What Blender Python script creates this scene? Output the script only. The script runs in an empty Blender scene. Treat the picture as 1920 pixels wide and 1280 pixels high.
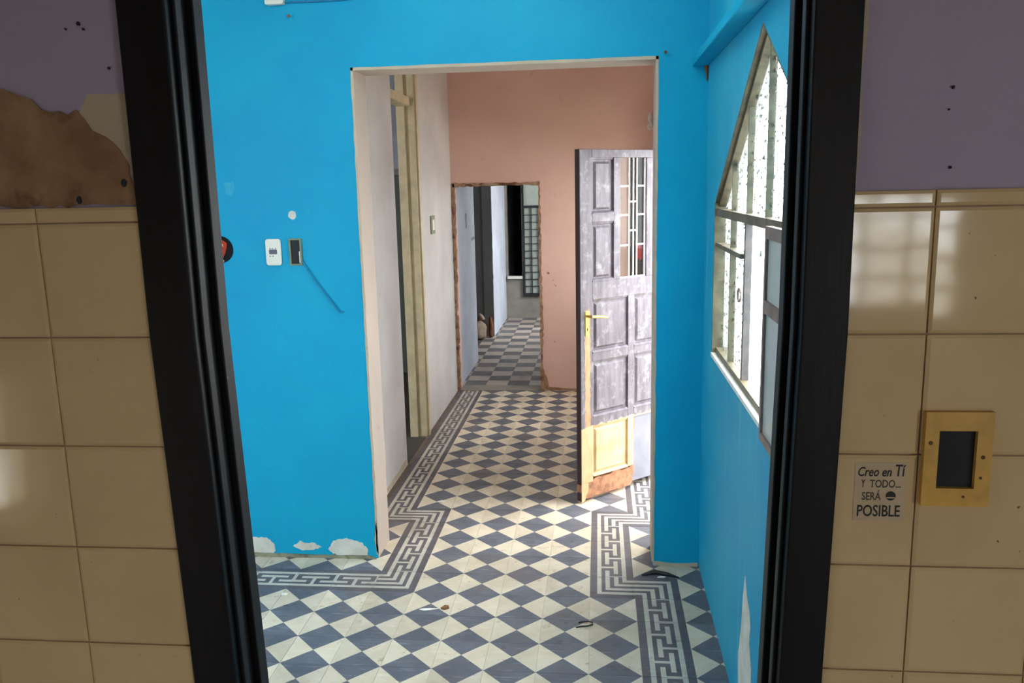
import bpy, bmesh, math, random
from mathutils import Vector, Matrix
random.seed(7)
SC = bpy.context.scene
COL = SC.collection

# ------------------------------------------------------------------ camera
PITCH, YAW, ROLL = 0.1836574, -0.1046597, -0.0224904
CAM = Vector((0.0401, -3.4645, 1.8072))
fwd = Vector((math.sin(YAW)*math.cos(PITCH), math.cos(YAW)*math.cos(PITCH), -math.sin(PITCH)))
rgt = Vector((math.cos(YAW), -math.sin(YAW), 0))
upv = rgt.cross(fwd)
r2 = rgt*math.cos(ROLL) + upv*math.sin(ROLL)
u2 = -rgt*math.sin(ROLL) + upv*math.cos(ROLL)
cd = bpy.data.cameras.new('camera'); cam = bpy.data.objects.new('camera', cd); COL.objects.link(cam)
cd.sensor_width = 36; cd.lens = 1564.9*36/1920; cd.clip_start = .02
m = Matrix.Identity(4)
for i in range(3):
    m[i][0], m[i][1], m[i][2], m[i][3] = r2[i], u2[i], -fwd[i], CAM[i]
cam.matrix_world = m
SC.camera = cam

# ------------------------------------------------------------------ sky, exposure
W = bpy.data.worlds.new('overcast_sky'); SC.world = W; W.use_nodes = True
bg = W.node_tree.nodes['Background']
bg.inputs[0].default_value = (0.93, 0.97, 1.0, 1); bg.inputs[1].default_value = 12.0
vs = SC.view_settings
vs.view_transform = 'Standard'; vs.look = 'None'; vs.gamma = 1; vs.exposure = 0.15
try: vs.use_curve_mapping = False
except Exception: pass
SC.cycles.max_bounces = 12; SC.cycles.diffuse_bounces = 8; SC.cycles.transparent_max_bounces = 16

def portal(name, loc, rot, sx, sy):
    """daylight portal: guides sky sampling through a wall opening, emits nothing itself"""
    l = bpy.data.lights.new(name, 'AREA'); l.shape = 'RECTANGLE'; l.size = sx; l.size_y = sy
    l.cycles.is_portal = True
    o = bpy.data.objects.new(name, l); COL.objects.link(o)
    o.location = loc; o.rotation_euler = rot
R90 = math.pi/2
portal('window_portal', (0.60, -.875, 1.68), (0, R90, 0), 1.2, 1.9)       # arched window, faces -x
portal('door_portal', (0.66, 1.23, 1.02), (0, R90, 0), 2.1, .9)           # yard door
portal('kitchen_portal', (1.45, -5.52, 1.45), (R90, 0, 0), .75, .75)      # rear kitchen window, faces +y
portal('kitchen_portal', (-2.14, -3.77, .94), (0, -R90, 0), .6, .8)      # side kitchen window, faces +x
portal('kitchen_portal', (2.28, -4.7, 1.5), (0, R90, 0), 1.1, 1.1)        # added right kitchen window, faces -x
portal('left_portal', (-2.72, -1.87, 1.95), (0, -R90, 0), .95, .6)              # added blue room left window, faces +x
portal('corridor_portal', (0.66, 2.95, 1.52), (0, R90, 0), 1.1, 1.0)      # added corridor window behind the door leaf
portal('hall_portal', (0.60, 6.75, 1.4), (0, R90, 0), 1.7, 1.8)            # added far hall window

# ------------------------------------------------------------------ node helpers
def lin(c):
    f = lambda v: v/12.92 if v <= .04045 else ((v+.055)/1.055)**2.4
    return (f(c[0]/255), f(c[1]/255), f(c[2]/255), 1)
MATS = {}
class NT:
    def __init__(s, name):
        s.m = bpy.data.materials.new(name); s.m.use_nodes = True
        s.t = s.m.node_tree; s.n = s.t.nodes; s.b = s.n['Principled BSDF']
        MATS[name] = s.m
    def new(s, t, **k):
        x = s.n.new(t)
        for a, v in k.items(): setattr(x, a, v)
        return x
    def link(s, a, b): s.t.links.new(a, b)
    def coord(s, rnd=False):
        tc = s.new('ShaderNodeTexCoord')
        if not rnd: return tc.outputs['Object']
        oi = s.new('ShaderNodeObjectInfo'); mu = s.new('ShaderNodeMath', operation='MULTIPLY'); mu.inputs[1].default_value = 37
        s.link(oi.outputs['Random'], mu.inputs[0])
        ad = s.new('ShaderNodeVectorMath', operation='ADD')
        s.link(tc.outputs['Object'], ad.inputs[0]); s.link(mu.outputs[0], ad.inputs[1]); s.oi = oi
        return ad.outputs[0]
    def noise(s, vec, scale, detail=4, rough=.55, dist=0.0):
        x = s.new('ShaderNodeTexNoise'); x.inputs['Scale'].default_value = scale
        x.inputs['Detail'].default_value = detail; x.inputs['Roughness'].default_value = rough
        x.inputs['Distortion'].default_value = dist
        s.link(vec, x.inputs['Vector']); return x.outputs['Fac']
    def ramp(s, fac, stops):
        r = s.new('ShaderNodeValToRGB'); e = r.color_ramp.elements
        while len(e) < len(stops): e.new(.5)
        for el, (p, c) in zip(e, stops):
            el.position = p; el.color = c if len(c) == 4 else (*c, 1)
        s.link(fac, r.inputs[0]); return r.outputs[0]
    def mask(s, fac, a, b):
        r = s.new('ShaderNodeMapRange'); r.inputs[1].default_value = a; r.inputs[2].default_value = b
        s.link(fac, r.inputs[0]); return r.outputs[0]
    def mix(s, fac, a, b):
        x = s.new('ShaderNodeMix', data_type='RGBA')
        for i, v in ((0, fac), (6, a), (7, b)):
            if hasattr(v, 'is_output'): s.link(v, x.inputs[i])
            else: x.inputs[i].default_value = v
        return x.outputs[2]
    def math(s, op, a, b):
        x = s.new('ShaderNodeMath', operation=op)
        for i, v in ((0, a), (1, b)):
            if hasattr(v, 'is_output'): s.link(v, x.inputs[i])
            else: x.inputs[i].default_value = v
        return x.outputs[0]
    def sep(s, vec):
        x = s.new('ShaderNodeSeparateXYZ'); s.link(vec, x.inputs[0]); return x.outputs
    def bump(s, h, strength=.2, dist=.005):
        b = s.new('ShaderNodeBump'); b.inputs['Strength'].default_value = strength; b.inputs['Distance'].default_value = dist
        s.link(h, b.inputs['Height']); s.link(b.outputs[0], s.b.inputs['Normal'])
    def out(s, col=None, rough=.6, metal=0, spec=.5):
        if col is not None:
            if hasattr(col, 'is_output'): s.link(col, s.b.inputs['Base Color'])
            else: s.b.inputs['Base Color'].default_value = col
        if hasattr(rough, 'is_output'): s.link(rough, s.b.inputs['Roughness'])
        else: s.b.inputs['Roughness'].default_value = rough
        s.b.inputs['Metallic'].default_value = metal
        s.b.inputs['Specular IOR Level'].default_value = spec
        return s.m

def paint(name, base, alt, stain=None, rough=.55, scale=2.2, stain_amt=(.62, .72), bump=.25, spec=.4, streak=None):
    t = NT(name); v = t.coord()
    c = t.mix(t.mask(t.noise(v, scale, 5), .35, .65), lin(base), lin(alt))
    if streak is not None:
        mp = t.new('ShaderNodeMapping'); mp.inputs['Scale'].default_value = (9, 9, .7); t.link(v, mp.inputs[0])
        c = t.mix(t.mask(t.noise(mp.outputs[0], 1.6, 4), .58, .78), c, lin(streak))
    if stain is not None:
        c = t.mix(t.mask(t.noise(v, 9, 8, .62), *stain_amt), c, lin(stain))
    n2 = t.noise(v, 60, 6, .6)
    t.bump(t.math('ADD', n2, t.noise(v, 7, 3)), bump, .004)
    return t.out(c, rough, spec=spec)

def plain(name, c, rough=.5, metal=0, var=.12, scale=25, spec=.5, bump=0, rnd=True):
    t = NT(name); v = t.coord(rnd)
    a = lin(c); d = tuple(x*(1-var) for x in a[:3]) + (1,); l = tuple(min(1, x*(1+var)) for x in a[:3]) + (1,)
    n = t.noise(v, scale, 5)
    col = t.mix(t.mask(n, .35, .65), d, l)
    if bump: t.bump(n, bump, .003)
    return t.out(col, rough, metal, spec)

# paints and plasters
paint('blue_paint', (0, 152, 193), (0, 164, 198), (50, 172, 196), rough=.55, scale=1.6, stain_amt=(.66, .8), spec=.25)
paint('blue_paint_window_wall', (10, 152, 192), (44, 164, 194), (132, 186, 198), rough=.55, scale=2.5, stain_amt=(.66, .85), spec=.3, streak=(100, 176, 196))
paint('lavender_paint', (176, 163, 188), (168, 158, 180), (150, 140, 155), rough=.7, stain_amt=(.68, .8))
paint('pink_paint', (222, 184, 168), (215, 175, 160), (196, 158, 142), rough=.7, stain_amt=(.64, .8))
paint('white_lime', (212, 208, 204), (196, 192, 188), (178, 172, 162), rough=.8, stain_amt=(.62, .8))
paint('beige_lime', (188, 170, 155), (178, 164, 152), (166, 146, 130), rough=.8, stain_amt=(.62, .8))
paint('bluish_lime', (184, 190, 202), (168, 172, 184), (146, 146, 150), rough=.8, stain_amt=(.6, .76))
paint('grey_plaster', (136, 136, 136), (122, 122, 122), (106, 104, 100), rough=.85)
paint('dark_green_paint', (84, 92, 84), (76, 84, 78), (64, 68, 62), rough=.5)
paint('dark_room_shade', (40, 42, 48), (34, 36, 42), None, rough=.7)  # near-black colour stands in for the shade of the unlit room
paint('plaster_white', (222, 216, 204), (206, 200, 184), (176, 168, 148), rough=.9, scale=14, bump=.6)
paint('plaster_dirty', (158, 156, 130), (134, 132, 108), (96, 94, 76), rough=.95, scale=14, bump=.6, stain_amt=(.5, .62))
paint('plaster_brown', (176, 140, 108), (140, 106, 76), (104, 76, 52), rough=.95, scale=14, bump=.9, stain_amt=(.54, .66))
paint('plaster_beige', (198, 182, 158), (188, 170, 146), (170, 152, 128), rough=.9, scale=10, bump=.4)
paint('broken_brick', (142, 104, 78), (170, 142, 114), (104, 70, 50), rough=.95, scale=22, bump=.9, stain_amt=(.5, .62))
paint('cement', (150, 144, 134), (132, 126, 118), (112, 106, 98), rough=.9, scale=5)
paint('side_room_floor', (84, 78, 72), (72, 68, 62), None, rough=.8)
paint('floor_dirt', (122, 106, 90), (108, 92, 78), (88, 74, 62), rough=.95, scale=9)
paint('yard_paving', (206, 200, 190), (192, 186, 176), (172, 164, 152), rough=.9, scale=5)
paint('grout', (176, 168, 150), (160, 152, 136), (140, 130, 112), rough=.95, scale=12)
paint('yard_wall_paint', (236, 230, 218), (226, 220, 208), (208, 200, 186), rough=.85)
paint('ceiling_white', (226, 224, 220), (216, 214, 208), None, rough=.85)
paint('kitchen_plaster', (176, 168, 156), (164, 156, 146), None, rough=.85)
# glazed kitchen tile
t = NT('cream_glaze'); v = t.coord(True)
c = t.mix(t.mask(t.noise(v, 5, 4), .35, .65), lin((221, 194, 148)), lin((212, 184, 138)))
c = t.mix(t.mask(t.noise(v, 70, 3), .74, .78), c, lin((120, 96, 66)))
t.bump(t.noise(v, 9, 2), .03, .01); t.out(c, .07, spec=.5)
plain('tile_joint', (172, 146, 116), .9)
# cement floor tiles: worn pigment
def tile_mat(name, base, alt, wear, stain):
    t = NT(name); v = t.coord(True)
    c = t.mix(t.mask(t.noise(v, 9, 5), .35, .65), lin(base), lin(alt))
    mp = t.new('ShaderNodeMapping'); mp.inputs['Scale'].default_value = (9, 60, 20); t.link(v, mp.inputs[0])
    c = t.mix(t.mask(t.noise(mp.outputs[0], 1.2, 4), .58, .78), c, lin(wear))
    c = t.mix(t.mask(t.noise(v, 22, 7, .65), .6, .72), c, lin(stain))
    geo = t.new('ShaderNodeNewGeometry')                                    # old brown dirt lying across several tiles
    dm = t.math('MULTIPLY', t.mask(t.noise(geo.outputs['Position'], 2.3, 6, .62), .5, .74), .45)
    c = t.mix(dm, c, lin((128, 104, 82)))
    hs = t.new('ShaderNodeHueSaturation'); t.link(c, hs.inputs['Color'])
    t.link(t.mask(t.oi.outputs['Random'], 0, 1), hs.inputs['Value'])
    mr = [n for n in t.n if n.type == 'MAP_RANGE'][-1]; mr.inputs[3].default_value = .88; mr.inputs[4].default_value = 1.08
    t.bump(t.noise(v, 40, 5), .12, .002)
    return t.out(hs.outputs[0], t.mask(t.noise(v, 14, 4), -.6, 1.4), spec=.45)
tile_mat('tile_cream', (224, 210, 186), (212, 198, 170), (230, 220, 204), (184, 160, 128))
tile_mat('tile_dark', (106, 108, 116), (94, 96, 104), (138, 140, 146), (82, 80, 82))
tile_mat('tile_key_white', (204, 198, 182), (190, 184, 168), (214, 210, 198), (150, 138, 118))
tile_mat('tile_key_dark', (100, 95, 100), (88, 84, 88), (122, 116, 120), (70, 64, 60))
tile_mat('hall_tile_light', (186, 172, 160), (170, 158, 148), (202, 190, 180), (120, 106, 94))
tile_mat('hall_tile_dark', (110, 107, 108), (98, 96, 98), (116, 112, 112), (70, 64, 60))
# woods, metals, plastics
t = NT('black_frame_paint'); v = t.coord()
mp = t.new('ShaderNodeMapping'); mp.inputs['Scale'].default_value = (20, 20, 1.2); t.link(v, mp.inputs[0])
c = t.mix(t.mask(t.noise(mp.outputs[0], 2, 5), .4, .7), lin((21, 19, 20)), lin((29, 26, 28)))
c = t.mix(t.mask(t.noise(v, 38, 4), .76, .79), c, lin((150, 146, 140)))
t.bump(t.noise(mp.outputs[0], 6, 4), .2, .002); t.out(c, .5, spec=.25)
plain('cream_wood', (206, 190, 154), .5, scale=12)
plain('window_iron', (104, 94, 72), .55, scale=18, var=.3)
plain('sash_iron', (122, 104, 96), .5, scale=18, var=.25)
plain('dark_iron', (30, 30, 36), .5)
plain('sill_white', (232, 228, 220), .6)
plain('white_plastic', (226, 220, 204), .4, var=.04)
plain('navy_plastic', (30, 40, 66), .35)
plain('dark_hole', (34, 36, 40), .8)
plain('olive_box', (122, 128, 100), .6)
plain('blue_wire', (8, 116, 160), .45)
plain('yellow_plastic', (214, 166, 74), .45, var=.14, scale=30)
plain('brown_spot', (96, 66, 30), .7)
plain('brass', (190, 168, 96), .32, metal=.8)
plain('steel', (150, 146, 140), .35, metal=.9)
plain('grille_white', (226, 222, 218), .45)
plain('black_print', (30, 28, 27), .6)
plain('fade_print', (74, 64, 52), .6)
plain('decal_film', (198, 175, 142), .5, var=.05)
plain('emblem_black', (22, 20, 22), .7, spec=.15)
plain('emblem_red', (186, 62, 40), .7, spec=.15)
plain('emblem_orange', (206, 116, 62), .7, spec=.15)
plain('emblem_white', (226, 214, 200), .7, spec=.15)
plain('sack_cloth', (132, 116, 98), .9, bump=.5, scale=30)
plain('rag_brown', (110, 66, 36), .9, bump=.4)
plain('rag_red', (196, 36, 40), .8)
plain('dark_wood', (48, 32, 30), .6, scale=20)
plain('rot_wood', (156, 110, 82), .9, scale=30, var=.3, bump=.6)
plain('rust', (122, 70, 44), .8)
plain('paint_flake', (236, 232, 222), .7)
plain('dry_leaf', (128, 92, 52), .8)
plain('lamp_glass', (206, 210, 196), .3)
# worn yard door paint: object space = door leaf (x from free edge, z up)
t = NT('door_paint'); v = t.coord(); x, y, z = t.sep(v)
mp = t.new('ShaderNodeMapping'); mp.inputs['Scale'].default_value = (6, 6, 1.2); t.link(v, mp.inputs[0])
c = t.mix(t.mask(t.noise(mp.outputs[0], 4, 6), .35, .68), lin((84, 78, 85)), lin((112, 106, 114)))
c = t.mix(t.mask(t.noise(v, 16, 8, .68), .52, .7), c, lin((140, 136, 141)))
c = t.mix(t.mask(t.noise(v, 11, 7, .6), .66, .72), c, lin((84, 70, 70)))
wood = t.mix(t.mask(t.noise(mp.outputs[0], 8, 6), .35, .65), lin((168, 118, 82)), lin((188, 148, 108)))
cream = t.mix(t.mask(t.noise(v, 9, 5), .35, .68), lin((196, 174, 134)), lin((180, 150, 108)))
jit = t.math('MULTIPLY', t.math('SUBTRACT', t.noise(v, 22, 5), .5), .07)
# bare cream wood below the repainted part
zz = t.math('ADD', z, t.math('ADD', jit, t.math('MULTIPLY', x, -.03)))
low = t.mask(zz, .437, .431)
# stripped strip down the lock stile
xx = t.math('ADD', x, t.math('MULTIPLY', jit, .35))
strip = t.math('MULTIPLY', t.math('MULTIPLY', t.mask(xx, .028, .031), t.mask(xx, .072, .068)), t.mask(zz, 1.12, 1.10))
c = t.mix(strip, c, wood)
c = t.mix(low, c, cream)
t.bump(t.math('ADD', t.noise(v, 55, 6), t.noise(mp.outputs[0], 9, 4)), .4, .003)
t.out(c, .55)
paint('door_sheet', (122, 122, 134), (110, 110, 122), (128, 110, 96), rough=.4, scale=7)
# cast glass with pebbled relief: lets daylight through, specks where the relief turns it away
t = NT('pebbled_glass'); v = t.coord()
tr = t.new('ShaderNodeBsdfTransparent'); tr.inputs[0].default_value = (.97, .98, .97, 1)
tl = t.new('ShaderNodeBsdfTranslucent'); tl.inputs[0].default_value = (.09, .09, .085, 1)
gl = t.new('ShaderNodeBsdfGlossy'); gl.inputs['Roughness'].default_value = .25
mp = t.new('ShaderNodeMapping'); mp.inputs['Scale'].default_value = (1, .32, .8); t.link(v, mp.inputs[0])
sp = t.mask(t.noise(mp.outputs[0], 95, 2, .5), .585, .63)
m1 = t.new('ShaderNodeMixShader'); t.link(sp, m1.inputs[0]); t.link(tr.outputs[0], m1.inputs[1]); t.link(tl.outputs[0], m1.inputs[2])
m2 = t.new('ShaderNodeMixShader'); m2.inputs[0].default_value = .06; t.link(m1.outputs[0], m2.inputs[1]); t.link(gl.outputs[0], m2.inputs[2])
t.link(m2.outputs[0], t.n['Material Output'].inputs[0])
# dusty frosted pane
t = NT('dusty_glass'); v = t.coord()
t.out(t.mix(t.mask(t.noise(v, 6, 5), .3, .7), lin((164, 178, 170)), lin((188, 190, 190))), .3)
t = NT('clear_glass'); v = t.coord()
tr = t.new('ShaderNodeBsdfTransparent'); tr.inputs[0].default_value = (.95, .97, .96, 1)
gl = t.new('ShaderNodeBsdfGlossy'); gl.inputs['Roughness'].default_value = .05
m2 = t.new('ShaderNodeMixShader'); m2.inputs[0].default_value = .012; t.link(tr.outputs[0], m2.inputs[1]); t.link(gl.outputs[0], m2.inputs[2])
t.link(m2.outputs[0], t.n['Material Output'].inputs[0])
t = NT('hall_glass'); v = t.coord()
t.out(t.mix(t.mask(t.noise(v, 5, 4), .3, .7), lin((160, 172, 162)), lin((182, 188, 176))), .35)

# ------------------------------------------------------------------ mesh helpers
class MB:
    def __init__(s): s.bm = bmesh.new(); s.mats = []
    def mi(s, mat):
        if mat not in s.mats: s.mats.append(mat)
        return s.mats.index(mat)
    def face(s, pts, mat=None):
        f = s.bm.faces.new([s.bm.verts.new(p) for p in pts])
        if mat: f.material_index = s.mi(mat)
        return f
    def box(s, x0, x1, y0, y1, z0, z1, mat=None):
        P = [(x, y, z) for x in (x0, x1) for y in (y0, y1) for z in (z0, z1)]
        vs = [s.bm.verts.new(p) for p in P]
        for q in ((0, 1, 3, 2), (4, 6, 7, 5), (0, 4, 5, 1), (2, 3, 7, 6), (0, 2, 6, 4), (1, 5, 7, 3)):
            f = s.bm.faces.new([vs[i] for i in q])
            if mat: f.material_index = s.mi(mat)
        return s
    def prism(s, pts, plane, d0, d1, mat=None):
        """extrude a 2-D outline: plane 'xz' along y, 'yz' along x, 'xy' along z"""
        def P(a, b, d): return {'xz': (a, d, b), 'yz': (d, a, b), 'xy': (a, b, d)}[plane]
        A = [s.bm.verts.new(P(a, b, d0)) for a, b in pts]; B = [s.bm.verts.new(P(a, b, d1)) for a, b in pts]
        n = len(pts); fs = [s.bm.faces.new(A), s.bm.faces.new(B[::-1])]
        for i in range(n):
            j = (i+1) % n; fs.append(s.bm.faces.new([A[j], A[i], B[i], B[j]]))
        if mat:
            for f in fs: f.material_index = s.mi(mat)
        return s
    def tube(s, path, r, n=8, mat=None, caps=True):
        path = [Vector(p) for p in path]; rings = []
        for i, p in enumerate(path):
            a = path[max(i-1, 0)]; b = path[min(i+1, len(path)-1)]
            t = (b-a).normalized(); q = Vector((0, 0, 1)) if abs(t.z) < .9 else Vector((1, 0, 0))
            e = t.cross(q).normalized(); f = t.cross(e)
            rr = r[i] if isinstance(r, (list, tuple)) else r
            rings.append([s.bm.verts.new(p + e*math.cos(2*math.pi*k/n)*rr + f*math.sin(2*math.pi*k/n)*rr) for k in range(n)])
        fs = []
        for A, B in zip(rings, rings[1:]):
            for k in range(n):
                fs.append(s.bm.faces.new([A[k], A[(k+1) % n], B[(k+1) % n], B[k]]))
        if caps: fs += [s.bm.faces.new(rings[0][::-1]), s.bm.faces.new(rings[-1])]
        if mat:
            for f in fs: f.material_index = s.mi(mat)
        return s
    def frustum(s, x0, x1, z0, z1, yb, yt, inset, mat=None):
        """raised field facing -y: base at yb, top at yt (yt<yb)"""
        A = [(x0, yb, z0), (x1, yb, z0), (x1, yb, z1), (x0, yb, z1)]
        B = [(x0+inset, yt, z0+inset), (x1-inset, yt, z0+inset), (x1-inset, yt, z1-inset), (x0+inset, yt, z1-inset)]
        a = [s.bm.verts.new(p) for p in A]; b = [s.bm.verts.new(p) for p in B]
        s.bm.faces.new(b); s.bm.faces.new(a[::-1])
        for i in range(4):
            j = (i+1) % 4; s.bm.faces.new([a[i], a[j], b[j], b[i]])
        return s
    def build(s, name, mat=None, parent=None, bevel=0, smooth=False, loc=None):
        bmesh.ops.recalc_face_normals(s.bm, faces=s.bm.faces)
        me = bpy.data.meshes.new(name); s.bm.to_mesh(me); s.bm.free()
        if mat: me.materials.append(MATS[mat])
        else:
            for k in s.mats: me.materials.append(MATS[k])
        if smooth:
            for p in me.polygons: p.use_smooth = True
        o = bpy.data.objects.new(name, me); COL.objects.link(o)
        if parent: o.parent = parent
        if loc: o.location = loc
        if bevel:
            b = o.modifiers.new('bevel', 'BEVEL'); b.width = bevel; b.segments = 2; b.limit_method = 'ANGLE'
        return o
def tag(o, label, cat, group=None, kind=None):
    o['label'] = label; o['category'] = cat
    if group: o['group'] = group
    if kind: o['kind'] = kind
    return o
def empty(name, loc=(0, 0, 0), rz=0):
    o = bpy.data.objects.new(name, None); COL.objects.link(o); o.location = loc; o.rotation_euler = (0, 0, rz)
    o.empty_display_size = .05; return o
def jag(pts, step=.012, amp=.004, closed=True):
    out = []; n = len(pts)
    for i in range(n if closed else n-1):
        a = Vector(pts[i]); b = Vector(pts[(i+1) % n]); k = max(1, int((b-a).length/step))
        nr = Vector((-(b-a).y, (b-a).x)); nr.normalize()
        for q in range(k):
            p = a.lerp(b, q/k) + (nr*random.uniform(-amp, amp) if q else Vector((0, 0)))
            out.append((p.x, p.y))
    if not closed: out.append(tuple(pts[-1]))
    return out
def wall_y(name, x0, x1, y0, y1, z0, z1, holes, mat, front=None, back=None, label='', extra=None):
    """wall standing across y (thin in y). holes: (xa, xb, za, zb)"""
    b = MB(); xs = sorted({x0, x1, *[h[0] for h in holes], *[h[1] for h in holes]}); zs = sorted({z0, z1, *[h[2] for h in holes], *[h[3] for h in holes]})
    cells(b, xs, zs, holes, lambda a, c, e, g: ((a, y0, e), (c, y1, g)))
    return finish(b, name, mat, 1, y0, y1, front, back, label)
def wall_x(name, x0, x1, y0, y1, z0, z1, holes, mat, front=None, back=None, label='', extra=None):
    b = MB(); ys = sorted({y0, y1, *[h[0] for h in holes], *[h[1] for h in holes]}); zs = sorted({z0, z1, *[h[2] for h in holes], *[h[3] for h in holes]})
    cells(b, ys, zs, holes, lambda a, c, e, g: ((x0, a, e), (x1, c, g)))
    if extra: extra(b)
    return finish(b, name, mat, 0, x0, x1, front, back, label)
def cells(b, us, zs, holes, mk):
    for a, c in zip(us, us[1:]):
        for e, g in zip(zs, zs[1:]):
            mu, mz = (a+c)/2, (e+g)/2
            if any(h[0] < mu < h[1] and h[2] < mz < h[3] for h in holes): continue
            p, q = mk(a, c, e, g); b.box(p[0], q[0], p[1], q[1], p[2], q[2])
def finish(b, name, mat, ax, d0, d1, front, back, label):
    bmesh.ops.remove_doubles(b.bm, verts=b.bm.verts, dist=1e-5)
    seen = {}
    for f in list(b.bm.faces):                                     # drop faces shared by two cells
        k = tuple(sorted(tuple(round(c, 4) for c in v.co) for v in f.verts)); seen.setdefault(k, []).append(f)
    dead = [f for fs in seen.values() if len(fs) > 1 for f in fs]
    if dead: bmesh.ops.delete(b.bm, geom=dead, context='FACES_ONLY')
    b.mats = [mat]
    for f in b.bm.faces:
        c = f.calc_center_median()[ax]
        if front and abs(c-d0) < 1e-4: f.material_index = b.mi(front)
        if back and abs(c-d1) < 1e-4: f.material_index = b.mi(back)
    o = b.build(name); return tag(o, label, name.split('_')[0], kind='structure')

# ------------------------------------------------------------------ room shell
ZC = 3.05
# kitchen / doorway partition (camera side y = -2.40)
FY0, FY1 = -2.40, -2.32
KW = wall_y('wall_kitchen', -2.2, 2.3, FY0, FY1, 0, ZC, [(-.545, .335, 0, 2.28)], 'lavender_paint', back='blue_paint',
            label='lavender and cream tiled kitchen partition around the black door frame')
wall_y('wall_kitchen_rear', -2.2, 2.3, -5.62, -5.5, 0, ZC, [(1.15, 1.75, 1.15, 1.75)], 'kitchen_plaster', label='kitchen rear wall behind the camera')
wall_x('wall_kitchen_left', -2.2, -2.05, -5.5, FY0, 0, ZC, [(-4.13, -3.4, .68, 1.2)], 'kitchen_plaster', label='kitchen left wall beside the camera')
wall_x('wall_kitchen_right', 2.18, 2.3, -5.5, FY0, 0, ZC, [(-5.1, -4.3, 1.05, 1.95)], 'kitchen_plaster', label='kitchen right wall beside the camera')
# blue room
RX = .515
APY, SPZ, APZ, WY0, WY1, SILL = -.875, 1.724, 2.258, -1.80, .05, 1.10
def gable(b):
    for (a, c) in ((WY1, APY), (WY0, APY)):
        b.prism([(a, SPZ), (c, APZ), (a, APZ)], 'yz', RX, RX+.08)
wall_x('wall_right', RX, RX+.08, FY1, .56, 0, ZC, [(WY0, WY1, SILL, APZ)], 'white_lime', front='blue_paint_window_wall',
       label='bright blue wall holding the pointed window', extra=gable)
BW = wall_y('wall_blue', -2.75, RX, .34, .56, 0, ZC, [(-1.052, .297, 0, 2.336)], 'beige_lime', front='blue_paint', back='pink_paint',
       label='bright blue wall with the wide opening into the corridor')
wall_x('wall_left', -2.75, -2.6, FY1, .34, 0, ZC, [(-2.15, -1.6, 1.5, 2.4)], 'blue_paint', label='left wall of the blue room')
# corridor
LX = -1.225
wall_x('wall_corridor_left', LX-.11, LX, .56, 3.8, 0, ZC, [(1.75, 2.42, 0, 2.85)], 'white_lime', front='grey_plaster',
       label='whitewashed left wall of the corridor')
wall_x('wall_corridor_right', RX, RX+.10, .56, 3.8, 0, ZC, [(.80, 1.67, 0, 2.06), (2.5, 3.4, 1.0, 2.05)], 'pink_paint', back='white_lime',
       label='right corridor wall with the yard doorway')
PW = wall_y('wall_pink', LX-.11, RX+.25, 3.8, 3.95, 0, ZC, [(-1.205, -.458, 0, 1.822)], 'pink_paint', back='bluish_lime',
       label='pink wall closing the corridor, with a low broken opening')
# far hall
wall_x('wall_hall_left', LX-.12, LX, 3.95, 9.2, 0, ZC, [(5.12, 6.57, 0, 2.3)], 'bluish_lime', label='bluish whitewashed left wall of the far hall')
wall_x('wall_hall_right', RX, RX+.2, 3.95, 9.2, 0, ZC, [(5.9, 7.6, .6, 2.2)], 'bluish_lime', label='right wall of the far hall, out of view')
EW = wall_y('wall_end', LX, RX, 8.0, 8.15, 0, ZC, [(-1.2, -1.0, .58, 2.2), (-.985, -.33, .31, 2.2)], 'cement', label='grey end wall of the far hall behind the barred window')
# side rooms
wall_y('wall_side_room', -3.2, LX-.11, 4.55, 4.65, 1.98, ZC, [], 'bluish_lime', label='pale blue upper wall in the dim side room')
wall_y('wall_side_room_dado', -3.2, LX-.11, 4.55, 4.65, 0, 1.98, [], 'dark_green_paint', label='dark green lower wall in the dim side room')
wall_x('wall_side_room_far', -3.3, -3.2, .56, 6.70, 0, ZC, [], 'grey_plaster', label='far wall of the dim side rooms')
wall_y('wall_store_room', -3.2, LX-.12, 6.572, 6.70, 0, ZC, [], 'grey_plaster', label='dark grey wall of the store room beside the far hall')
wall_y('wall_dark_room', -1.345, RX, 9.2, 9.3, 0, ZC, [], 'dark_room_shade', label='near-black wall standing for the shade beyond the hall end opening')
# ceilings and slabs
for nm, x0, x1, y0, y1, z, lab in (('ceiling_kitchen', -2.2, 2.3, -5.62, FY1, ZC, 'kitchen ceiling above the camera'),
                                  ('ceiling_blue_room', -2.75, RX+.25, FY1, .56, ZC, 'ceiling of the blue room'),
                                  ('ceiling_corridor', -3.3, RX+.25, .56, 3.95, ZC, 'ceiling of the corridor and side room'),
                                  ('ceiling_hall', -3.3, RX+.25, 3.95, 9.3, ZC, 'ceiling of the far hall')):
    tag(MB().box(x0, x1, y0, y1, z, z+.1).build(nm, 'ceiling_white'), lab, 'ceiling', kind='structure')
FLOOR = tag(MB().box(-3.3, RX+.25, FY1, 3.8, -.05, -.0014).build('floor', 'grout'),
            'patterned cement tile floor of blue room and corridor', 'floor', kind='structure')
HALL = tag(MB().box(-3.3, RX+.25, 3.8, 9.3, -.05, -.0014).build('floor_hall', 'grout'),
           'worn grey checkered tile floor of the far hall', 'floor', kind='structure')
tag(MB().box(-3.2, LX-.115, .6, 6.55, -.0014, .001).build('floor_side_room', 'side_room_floor'), 'dark floor of the dim side rooms', 'floor', kind='structure')
tag(MB().box(-2.2, 2.3, -5.62, FY1, -.05, -.001).build('floor_kitchen', 'cement'), 'kitchen cement floor below the camera', 'floor', kind='structure')
tag(MB().box(-12, 9, -14, 16, -.2, -.08).build('floor_yard', 'yard_paving'), 'pale cement yard outside the window', 'floor', kind='structure')
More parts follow.
